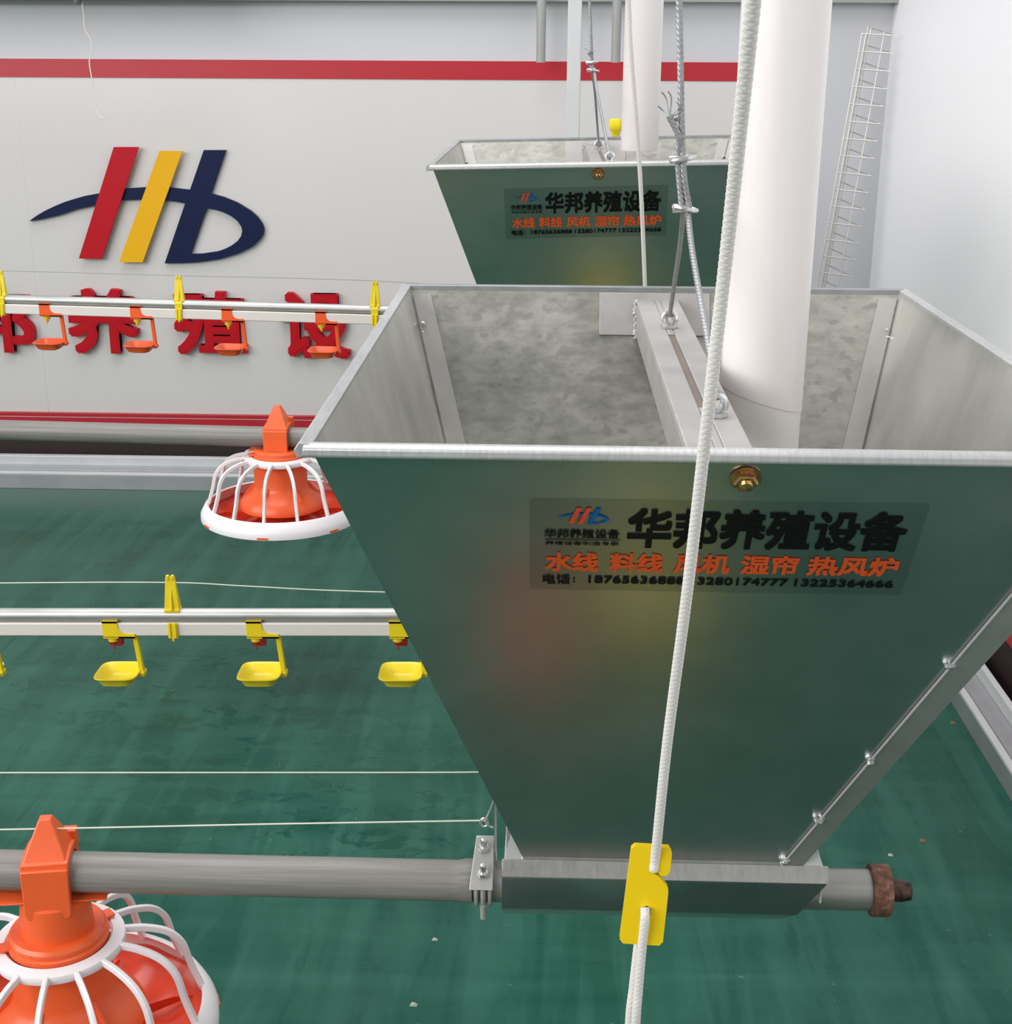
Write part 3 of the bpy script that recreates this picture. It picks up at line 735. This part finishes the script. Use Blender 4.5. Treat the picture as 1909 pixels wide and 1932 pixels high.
# ------------------------------------------------------------------ drinker lines
def water_line(y, zwhite, slope, x0, x1, s, side, hang, cups, cup_m, names):
    """s = square pipe size; slope along x"""
    dx = x1-x0
    M_ = lambda: None
    steel = empty('steel_pipe', (0, y, 0), names[0], 'pipe', 'galvanised drinker line pipes')
    zs = s*.5+.0108
    steel.location = (x0, y, zwhite+zs); steel.rotation_euler = (0, slope, 0)
    bpy.data.objects.remove(steel)
    mb = MB(); mb.tube([(0, 0, 0), (dx, 0, 0)], .0107, 24)
    st = mb.build('steel_pipe', 'galv_pipe'); st.location = (x0, y, zwhite+zs); st.rotation_euler = (0, slope, 0)
    tag(st, names[0], 'pipe', 'galvanised pipes of the drinker lines')
    mb = MB(); mb.box((0, -s/2, -s/2), (dx, s/2, s/2))
    wp = mb.build('water_pipe', 'cream_pvc', bevel=.002); wp.location = (x0, y, zwhite); wp.rotation_euler = (0, slope, 0)
    tag(wp, names[1], 'pipe', 'square plastic water pipes')
    def on(px, py=None):      # point on the pipe axis below the pixel column
        p = None; lo, hi = x0, x1
        for _ in range(40):
            mid = (lo+hi)/2; P = Vector((mid, y, zwhite-(mid-x0)*math.sin(slope)))
            d = P-Vector((0, 0, H)); u = 954.5+F_PX*d.dot(RT)/d.dot(FW)
            if u < px: lo = mid
            else: hi = mid
        return P
    for i, (px, lab) in enumerate(hang):
        h = empty('hanger_clip', on(px), lab, 'clip', names[3], (0, slope, 0))
        t = .0015
        mb = MB()       # lower saddle round the square pipe
        h2 = s/2+t
        mb.box((-.008, -h2-t, -h2), (.008, -h2+.0002, h2)); mb.box((-.008, h2-.0002, -h2), (.008, h2+t, h2)); mb.box((-.008, -h2-t, -h2-t), (.008, h2+t, -h2+.0002))
        mb.box((-.0015, -h2-t*2, -h2-.006), (.0015, h2+t, -h2)); mb.box((-.006, -h2-t*2.5, -h2), (-.003, -h2, h2)); mb.box((.003, -h2-t*2.5, -h2), (.006, -h2, h2))
        mb.build('lower_clip', 'yellow_plastic', h, bevel=.0006)
        zt = zs+.0107
        mb = MB()       # tapered hanging blade above the steel pipe
        mb.hexa([(-.0125, -.008, zt-.002), (.0125, -.008, zt-.002), (.0125, .006, zt-.002), (-.0125, .006, zt-.002)], [(-.0075, -.002, zt+.055), (.0075, -.002, zt+.055), (.0075, .002, zt+.055), (-.0075, .002, zt+.055)])
        mb.box((-.0125, -.010, zt-.004), (.0125, .008, zt+.0015))
        mb.hexa([(-.002, -.013, zt), (.002, -.013, zt), (.002, -.006, zt), (-.002, -.006, zt)], [(-.001, -.0045, zt+.036), (.001, -.0045, zt+.036), (.001, -.001, zt+.036), (-.001, -.001, zt+.036)])
        mb.box((-.0065, -.004, zt+.050), (-.0015, .002, zt+.058)); mb.box((.0015, -.004, zt+.050), (.0065, .002, zt+.058))
        mb.build('hanging_blade', 'yellow_plastic', h, bevel=.0008)
        if side == 'wrap':
            mb = MB(); mb.lathe([(.0112, -.008), (.0128, -.008), (.0128, .008), (.0112, .008), (.0112, -.008)], 20, a0=-.2, a1=PI+.9)
            Mx = Matrix.Translation((0, 0, zs)) @ Matrix.Rotation(PI/2, 4, 'Y') @ Matrix.Rotation(PI/2, 4, 'Z')
            mb.v = [tuple(Mx @ Vector(v)) for v in mb.v]
            mb.box((-.009, -.0135, s/2-.002), (.009, -.0115, zs+.004)); mb.build('pipe_wrap', 'yellow_plastic', h, bevel=.0005)
    first = None
    for px, lab in cups:
        if first is None:
            c = empty('drinker_cup', on(px), lab, 'drinker', names[4], (0, slope, 0)); first = c
            h2 = s/2; t = .0018
            mb = MB(); mb.box((-.0125, -h2-t, -h2-t), (.0125, -h2, h2+.004)); mb.box((-.0125, h2, -h2-t), (.0125, h2+t, h2+.004)); mb.box((-.0125, -h2-t, -h2-t*2), (.0125, h2+t, -h2-.0002))
            mb.box((-.0125, -h2-t, h2+.0002), (.0125, -h2+.004, h2+.004))
            # curved gusset to the right
            pts = [(.0125, h2*.6)]+[(.0125+.016*(1-math.cos(math.radians(a))), h2*.6-(h2*1.2)*math.sin(math.radians(a))) for a in range(15, 91, 15)]+[(.040, -h2*.6), (.040, -h2-t*2), (.0125, -h2-t*2)]
            mb.prism(pts, 'y', -h2-t, -h2)
            mb.box((.0125, -h2-t, -h2-t*2), (.040, .006, -h2))
            mb.build('saddle', cup_m, c, bevel=.0006)
            mb = MB(); mb.lathe([(.0001, -h2), (.0085, -h2), (.0085, -h2-.012), (.006, -h2-.013), (.0001, -h2-.0135)], 20); nb_ = mb.build('nipple', 'yellow_plastic', c)
            mb = MB()
            if cup_m == 'yellow_plastic':
                mb.lathe([(.0001, -h2-.011), (.0072, -h2-.011), (.0076, -h2-.018), (.005, -h2-.021), (.0001, -h2-.0215)], 18)
                mb.box((.004, -.005, -h2-.020), (.015, .007, -h2-.006))
                mb.lathe([(.0001, -h2-.021), (.0012, -h2-.021), (.0012, -h2-.028), (.0001, -h2-.0282)], 8)
                mb.build('nipple_body', 'dark_red_plastic', c, bevel=.0008)
            else:
                mb.lathe([(.0001, -h2-.012), (.0048, -h2-.012), (.0045, -h2-.018), (.0018, -h2-.019), (.0014, -h2-.024), (.0001, -h2-.0242)], 12); mb.build('nipple_body', 'yellow_plastic', c)
            mb = MB(); aw = .0048
            mb.hexa([(.0365, -.001, -h2-.070), (.045, -.001, -h2-.070), (.045, .0065, -h2-.070), (.0365, .0065, -h2-.070)], [(.032, -.004, -h2-.001), (.040, -.004, -h2-.001), (.040, .004, -h2-.001), (.032, .004, -h2-.001)])
            mb.build('arm', cup_m, c, bevel=.0012)
            # cup: rounded square bowl
            def rs(th, r, z):
                return 1/((abs(math.cos(th))**5+abs(math.sin(th))**5)**.2)
            mb = MB(); zc = -h2-.066
            mb.lathe([(.0001, zc-.017), (.018, zc-.017), (.0235, zc-.014), (.031, zc-.002), (.0355, zc), (.0358, zc-.002), (.032, zc-.004), (.0255, zc-.017), (.019, zc-.0195), (.0001, zc-.0195)], 48, c=(.003, 0, 0), rf=rs)
            mb.build('cup', cup_m, c)
            mb = MB(); mb.box((.036, -.006, zc-.010), (.046, .012, zc-.0015)); mb.build('cup_lug', cup_m, c, bevel=.0015)
        else:
            c = copy_tree(first); c.location = on(px); c['label'] = lab
P0 = at(-300, 1196, Y=2.05); P1 = at(760, 1197, Y=2.05)
water_line(2.05, P0.z-.002, -math.atan2(P1.z-P0.z, P1.x-P0.x), P0.x-.8, .62, .0225, 'plain',
    [(330, 'yellow hanger clip on the front drinker pipe, between two yellow cups')],
    [(212, 'yellow drip cup left of the yellow hanger clip'), (482, 'yellow drip cup right of the yellow hanger clip, middle of the row'),
     (750, 'yellow drip cup partly hidden by the slanting edge of the front hopper'), (-57, 'yellow drip cup cut off by the left edge of the photo')],
    'yellow_plastic',
    ['galvanised round pipe above the yellow drip cups', 'white square water pipe carrying the yellow drip cups', None, 'yellow hanger clips on the pipes', 'yellow drip cups on the front water pipe'])
Q0 = at(0, 581, Y=3.3); Q1 = at(715, 602, Y=3.3)
sl = -math.atan2(Q1.z-Q0.z, Q1.x-Q0.x)
water_line(3.3, Q0.z-(-1.6)*0+math.sin(sl)*1.0, sl, Q0.x-1.0, .95, .0235, 'wrap',
    [(340, 'yellow hanger clip below the emblem, on the rear drinker pipe'), (708, 'yellow hanger clip on the rear pipe, just left of the front hopper rim'), (6, 'yellow hanger clip at the left edge of the photo, on the rear pipe')],
    [(87, 'orange drip cup nearest the left edge of the photo'), (258, 'orange drip cup second from the left, in front of a red wall character'),
     (430, 'orange drip cup just right of the middle yellow hanger clip'), (606, 'orange drip cup nearest the front hopper rim')],
    'cup_orange',
    ['galvanised round pipe above the orange drip cups', 'white square water pipe carrying the orange drip cups', None, 'yellow hanger clips on the pipes', 'orange drip cups on the rear water pipe'])
# regulator riser behind the rear hopper with its yellow knob
kp = at(1162, 237, Y=3.3)
rg = empty('pressure_regulator', (kp.x, 3.3, kp.z-.44), 'yellow knob on a brass stem showing above the rim of the rear hopper', 'valve')
MB().tube([(0, -.0, .0), (0, 0, .40)], .006, 14).build('riser', 'white_pvc', rg)
mb = MB(); mb.lathe([(.007, .395)]+[(.0075+.0015*(k % 2), .398+k*.0022) for k in range(8)]+[(.005, .418)], 16); mb.build('stem', 'brass_bolt', rg)
mb = MB(); mb.lathe([(.0001, .416), (.008, .416), (.009, .425), (.013, .430), (.0145, .436), (.0145, .452), (.012, .455), (.0001, .456)], 12, rf=lambda th, r, z: 1+.06*math.cos(6*th)); mb.build('knob', 'yellow_plastic', rg)

# ------------------------------------------------------------------ thin wires
def wire(pts, r, label, mt='wire_steel', n=10):
    pts = [pts[0]+(pts[0]-pts[1]).normalized()*2.6]+list(pts)
    o = MB().tube(spline(pts, n), r, 8).build('support_wire', mt)
    return tag(o, label, 'wire', 'thin wires strung along the pipe lines')
a0 = at(-60, 1458, Y=1.6); a1 = at(880, 1457, Y=1.6); a2 = at(903, 1452, Y=1.6)
wire([a0, a1, a2, HN+Vector((-.158, .062, .085))], .0009, 'thin pale wire crossing the floor above the front feed tube, running behind the front hopper', 'string_white')
wire([at(-700, 1578, Y=1.327), at(90, 1563.5, Y=1.3265), at(500, 1555, Y=1.3265), at(916, 1548, Y=1.3265)], .0009, 'thin pale wire from the clamp ring through the peak of the front pan feeder', 'string_white')
wire([at(-700, 1108, Y=2.05), at(0, 1100, Y=2.05), at(318, 1099, Y=2.05), at(450, 1105, Y=2.05), at(600, 1113, Y=2.05), at(760, 1118, Y=2.05), at(1000, 1124, Y=2.05)], .0009, 'thin wire above the pipe with the yellow drip cups', 'string_white')
wire([at(-700, 496, Y=3.3), at(6, 511, Y=3.3), at(340, 520, Y=3.3), at(520, 524, Y=3.3), at(707, 530, Y=3.3), at(912, 542, Y=3.3), at(1100, 552, Y=3.3)], .0009, 'thin dark wire above the pipe with the orange drip cups', 'dull_pipe')

# ------------------------------------------------------------------ white drop tubes
def drop_tube(x, y, z0, r, label, sleeve_z=None):
    root = empty('drop_tube', (x, y, z0), label, 'pipe', 'white plastic drop tubes above the hoppers')
    L = 2.9-z0
    if sleeve_z:
        s = sleeve_z-z0
        mb = MB(); N = 56; prof = [(r, s), (r, L), (r-.0006, L), (r-.0006, s), (r, s)]
        # lower edge of the sleeve is cut slightly askew
        mb.lathe(prof, N, zf=lambda th, rr, z: (-.012*math.cos(th)) if z < L-.1 else 0); mb.build('sleeve', 'white_pvc', root)
        MB().lathe([(r-.0008, L-.2), (r-.0008, 0), (r-.004, 0), (r-.004, L-.2)], N).build('inner_tube', 'white_pvc', root)
    else:
        MB().lathe([(r, L), (r, .002), (r-.001, 0), (r-.003, .001), (r-.003, L)], 48).build('tube_wall', 'white_pvc', root)
    return root
pt = at(1436, 740, Y=HN.y)
drop_tube(pt.x, HN.y, H-.62, .0402, 'thick white plastic drop tube hanging into the front hopper', pt.z-.004)
pt2 = at(1206, 284, Y=HF.y)
drop_tube(pt2.x, HF.y, pt2.z, .0365, 'white plastic drop tube ending inside the rear hopper')

# ------------------------------------------------------------------ ropes and cleats
rp = [at(1421, 0, Y=.60)+(at(1421, 0, Y=.60)-at(1395, 250, Y=.64))*1.6, at(1421, 0, Y=.60), at(1395, 250, Y=.64), at(1368, 500, Y=.68), at(1330, 830, Y=.72), at(1296, 1120, Y=.77), at(1259, 1400, Y=.82), at(1238, 1600, Y=.85), at(1233, 1642, Y=.852)]
mb = MB(); braid(mb, rp, .0034, .0040, .00045, 16, .08)
rope = empty('hanging_rope', rp[-1], 'thick white braided rope hanging in front of the nearest hopper', 'rope')
o = mb.build('upper_rope', 'rope_white', rope); o.matrix_parent_inverse = Matrix.Translation(-rope.location)
for k, P in enumerate(([at(1217, 1712, Y=.846), at(1216, 1740, Y=.842), at(1210, 1800, Y=.845), at(1204, 1870, Y=.848), at(1199, 1940, Y=.85), at(1190, 2150, Y=.87), Vector((.137, .93, H-.935))],
                       [at(1208, 1748, Y=.856), at(1203, 1790, Y=.854), at(1195, 1860, Y=.854), at(1187, 1940, Y=.854), at(1182, 2150, Y=.87), Vector((.130, .925, H-.935))])):
    mb = MB(); braid(mb, P, .0033, .0040, .00045, 16, .08)
    o = mb.build('lower_rope', 'rope_white', rope); o.matrix_parent_inverse = Matrix.Translation(-rope.location)
def cleat(cx, cy, Y, label, px_scale, ang=0.):
    c = at(cx, cy, Y=Y)
    out = [(-.0135, -.037), (.0125, -.037), (.0150, -.034), (.0160, .004), (.0155, .008), (.0085, .0165), (.0045, .0185), (.0035, .0210), (.0045, .0245),
           (.0060, .0220), (.0085, .0180), (.0105, .0170), (.0140, .0175), (.0160, .0205), (.0163, .035), (.0140, .0385), (-.0100, .0385), (-.0125, .036), (-.0160, -.034)]
    hole = [(.0015+.0035*math.cos(a), -.0125+.006*math.sin(a)) for a in [2*PI*k/16 for k in range(16)]]
    me = shape_mesh([out, hole], .006)
    o = place('rope_cleat', me, 'cleat_yellow')
    o.matrix_world = Matrix.Translation(c) @ Matrix.Rotation(ang, 4, 'Y') @ Matrix.Rotation(PI/2-.12, 4, 'X')
    d = o.modifiers.new('bevel', 'BEVEL'); d.width = .0013; d.segments = 3; d.limit_method = 'ANGLE'
    return tag(o, label, 'cleat', 'yellow plastic rope cleats')
cleat(1217, 1689, .852, 'yellow plastic cleat on the thick white rope, in front of the hopper trough', 1, math.radians(2.5))
r2 = [at(1183, -60, Y=2.05), at(1190, 90, Y=2.08), at(1203, 260, Y=2.12), at(1210, 380, Y=2.15), at(1217, 548, Y=2.2), at(1222, 700, Y=2.24), Vector((.14, 2.36, H-.80)), Vector((.14, 2.38, H-.94))]
mb = MB(); braid(mb, [r2[0]+(r2[0]-r2[1])*6]+r2, .0032, .0075, .0012, 10)
ro = mb.build('hanging_rope', 'rope_white'); tag(ro, 'thin looking white rope hanging in front of the rear hopper', 'rope')
cleat(1221, 722, 2.242, 'yellow plastic cleat on the rope of the rear hopper, hidden behind the front hopper', 1)

# unseen yellow blocks and red pail, added for the coloured blurs in the hopper fronts
def standin(x, y, z, label):
    root = empty('rope_standin', (x, y, z), label, 'standin', 'yellow stand-ins on the ropes')
    MB().hexa([(-.052, -.10, -.09), (.052, -.10, -.09), (.052, .06, -.09), (-.052, .06, -.09)], [(-.046, -.09, .10), (.046, -.09, .10), (.046, .055, .10), (-.046, .055, .10)]).build('standin_body', 'cleat_yellow', root, bevel=.012, seg=3)
    MB().tube([Vector((.022*math.cos(a), 0, .108+.02*math.sin(a))) for a in [2*PI*k/20 for k in range(20)]], .005, 8, closed=True).build('handle', 'cleat_yellow', root)
standin(.135, .925, H-1.06, 'yellow weight on the front rope, added to show only mirrored in the front hopper')
standin(.140, 2.38, H-1.06, 'yellow weight on the rear rope, added to show only mirrored in the rear hopper')
pl = empty('pail_standin', (-.02, .955, 0), 'red stand-in pail added below the frame, seen only mirrored in the front hopper', 'pail')
MB().lathe([(.0001, .002), (.040, .002), (.052, .15), (.056, .15), (.056, .158), (.050, .158), (.038, .006), (.0001, .006)], 32).build('pail_body', 'red_pan_plastic', pl)
MB().lathe([(.0001, .152), (.050, .152), (.050, .156), (.0001, .156)], 32).build('lid', 'red_pan_plastic', pl)

# ------------------------------------------------------------------ steel cables
def cable(name_label, top, clampA, clampB, eyeL, eyeR, fray, k):
    root = empty('suspension_cable', clampB, name_label, 'cable', 'steel cables holding the hoppers')
    inv = Matrix.Translation(-Vector(clampB))
    def bld(mb, nm, m): o = mb.build(nm, m, root); o.matrix_parent_inverse = inv; return o
    r = .0029*k
    up = top+(top-clampA)*2.5
    mb = MB(); laid(mb, [up, top, clampA, clampB+Vector((.0035*k, 0, 0))], r, .030, .0012, 18); bld(mb, 'main_cable', 'cable_steel')
    side = Vector((-.0045*k, .001, 0))
    mb = MB(); laid(mb, [fray.lerp(clampA, .18), fray.lerp(clampA, .6)+Vector((.003, 0, 0)), clampA+side, clampB+side*.7], r, .030, .0012, 18); bld(mb, 'cable_tail', 'cable_steel')
    mb = MB(); f0 = fray.lerp(clampA, .22)
    for j in range(7):
        d = Vector((random.uniform(-.012, .020), random.uniform(-.006, .006), random.uniform(-.005, .026)))*k
        if j > 3: d = Vector((random.uniform(.008, .02), 0, random.uniform(-.02, .0)))*k
        mb.tube(spline([f0, f0+d*.5+Vector((0, .001, .006*k)), fray+d*.6], 5), .0007*k, 6)
    bld(mb, 'frayed_end', 'cable_steel')
    mb = MB(); laid(mb, [clampB+Vector((-.002, 0, -.002)), clampB.lerp(eyeL, .3), clampB.lerp(eyeL, .7), eyeL], r*.8, .026, .0012, 14); bld(mb, 'cable_leg', 'cable_steel')
    mb = MB(); laid(mb, [clampB+Vector((.002, 0, -.002)), clampB.lerp(eyeR, .25)+Vector((0, 0, -.002)), clampB.lerp(eyeR, .7), eyeR], r*.95, .026, .0012, 14); bld(mb, 'cable_leg', 'cable_steel')
    for c, ry in ((clampA, .1), (clampB, -.15)):
        mb = MB(); pts = []
        for q in range(28):
            a = 2*PI*q/28; pts.append(c+Vector((.0105*k*math.cos(a), .0075*k*math.sin(a), .002*k*math.cos(a)*math.copysign(1, ry))))
        mb.tube(pts, .0021*k, 8, closed=True)
        mb.tube([c+Vector((-.012*k, 0, -.001)), c+Vector((.004*k, -.002, .001))], .0036*k, 10)
        bld(mb, 'cable_clamp', 'zinc_bolt')
    for e in (eyeL, eyeR):
        mb = MB(); pts = []
        for q in range(20):
            a = 2*PI*q/20; pts.append(e+Vector((.0045*k*math.cos(a), .003*math.sin(a), .008*k*math.sin(a)-.002)))
        mb.tube(pts, .0022*k, 8, closed=True); bld(mb, 'cable_loop', 'cable_steel')
    return root
eL = Vector((.130, 1.494, H-.268)); eR = Vector((.138, 1.105, H-.266))
cable('twisted steel cable with two clamps holding up the front hopper', at(1281, 0, Y=1.31), at(1288, 300, Y=1.31), at(1293, 393, Y=1.31), eL, eR, at(1256, 200, Y=1.305), 1.)
Rf = Matrix.Rotation(math.radians(-1.4), 3, 'Y')
e2 = [HF+Rf @ (Vector(p)) for p in ((.004, .167, S_H-.004), (.012, -.222, S_H-.004))]
cable('thinner looking steel cable with clamp holding up the rear hopper', at(1112, 0, Y=2.84), at(1117, 118, Y=2.84), at(1119, 132, Y=2.84), e2[0], e2[1], at(1109, 95, Y=2.835), 1.)

# ------------------------------------------------------------------ back wall fittings
for px, lab in ((1020, 'grey pipe end above the red stripe, left of the square post'), (1161, 'grey pipe end above the red stripe, beside the rear white drop tube')):
    p = at(px, 118, Y=4.2)
    o = MB().lathe([(.0135, 1.5), (.0135, 0), (.0115, 0), (.0115, 1.5)], 24).build('hanging_pipe', 'dull_pipe'); o.location = (p.x, 4.2, p.z)
    tag(o, lab, 'pipe', 'grey pipe ends above the red stripe')
p = at(1080, 255, Y=3.8)
pr_ = [(-.018, -.018), (.018, -.018), (.018, .018), (-.018, .018)]
o = MB().prism(pr_, 'z', 0, 2.9).build('square_post', 'dull_post', bevel=.003); o.location = (p.x, 3.8, 0)
tag(o, 'pale grey square post behind the rear hopper', 'post')
# dangling string and the bracket above it
s0 = at(156, 8, Y=3.9)
st = MB().tube(spline([at(154, 2, Y=3.9), at(158, 30, Y=3.9), at(160, 55, Y=3.9), at(171, 75, Y=3.9), at(172, 100, Y=3.9), at(168.5, 118, Y=3.9), at(173, 148, Y=3.9), at(179, 185, Y=3.9), at(186, 216, Y=3.9), at(197, 224, Y=3.9)], 8), .0016, 8).build('dangling_string', 'string_white')
tag(st, 'thin white string dangling at the top left of the back wall', 'string')
br = empty('lamp_bracket', at(146, 3, Y=3.9), 'small grey bracket at the top left edge, holding the dangling string', 'bracket')
mb = MB(); mb.lathe([(.0001, .009), (.010, .008), (.013, 0), (.011, -.006), (.0001, -.008)], 16); mb.build('bracket_body', 'grey_lamp', br)
mb = MB(); mb.box((-.022, -.008, .003), (.014, .008, .06)); mb.build('bracket_arm', 'grey_lamp', br, bevel=.002)
bm_ = MB().box((at(0, 0, Y=3.9).x-2, 3.86, at(0, 0, Y=3.9).z+.012), (at(330, 0, Y=3.9).x, 3.94, at(0, 0, Y=3.9).z+.08)).build('overhead_rail', 'dull_pipe', bevel=.004)
tag(bm_, 'grey overhead rail just above the top left edge of the photo', 'rail')

# leaning wire mesh channel in the corner
gt = at(1626, 64, Y=4.17); gb = at(1527, 620, Y=4.11)
gd = (gb-gt).normalized(); gl = 1.30
root = empty('wire_mesh_strip', gt+gd*gl, 'narrow bent wire mesh strip leaning in the corner of the white walls', 'mesh')
inv = Matrix.Translation(-(gt+gd*gl))
va = at(1691, 67, Y=4.13)-gt                     # front leg of the V, towards the vertex
vb = va-(at(1638, 51, Y=4.21)-gt)                # from back-left top corner to the vertex
V0 = gt; V1 = gt+va; V2 = at(1638, 51, Y=4.21)
for base in (V0, V0.lerp(V1, .12), V2, V2.lerp(V1, .10), V2.lerp(V1, .58)):
    o = MB().tube([base, base+gd*gl], .0030, 8).build('long_wire', 'mesh_zinc', root); o.matrix_parent_inverse = inv
first = None
for k in range(26):
    off = gd*(k*.0482)
    if first is None:
        first = MB().tube([V0-(V1-V0)*.02, V1, V2-(V1-V2)*.02], .0017, 8).build('cross_wire', 'wire_steel', root); first.matrix_parent_inverse = inv
    else:
        c = first.copy(); COL.objects.link(c); c.location = off

# ------------------------------------------------------------------ floor debris
for (x, y, s, m, lab) in ((1741, 1584, .0065, 'brown_debris', 'small brown leaf scrap on the green floor right of the front hopper'),
                       (820, 1770, .005, 'pale_debris', 'tiny pale chip on the green floor under the front feed tube'),
                       (780, 1893, .006, 'pale_debris', 'tiny pale chip on the green floor near the bottom edge'),
                       (1798, 1362, .007, 'brown_debris', 'small brown chip on the floor beside the wall track'),
                       (1680, 1611, .005, 'pale_debris', 'tiny pale chip below the right end of the front hopper')):
    p = at(x, y, Z=0.003); mb = MB()
    mb.hexa([(-s, -s*.5, 0), (s*.8, -s*.7, 0), (s, s*.4, 0), (-s*.6, s*.7, 0)], [(-s*.8, -s*.3, s*.3), (s*.5, -s*.4, s*.6), (s*.7, s*.3, s*.3), (-s*.4, s*.5, s*.5)])
    o = mb.build('floor_debris', m); o.location = (p.x, p.y, 0.0002); tag(o, lab, 'debris', 'small scraps on the green floor')
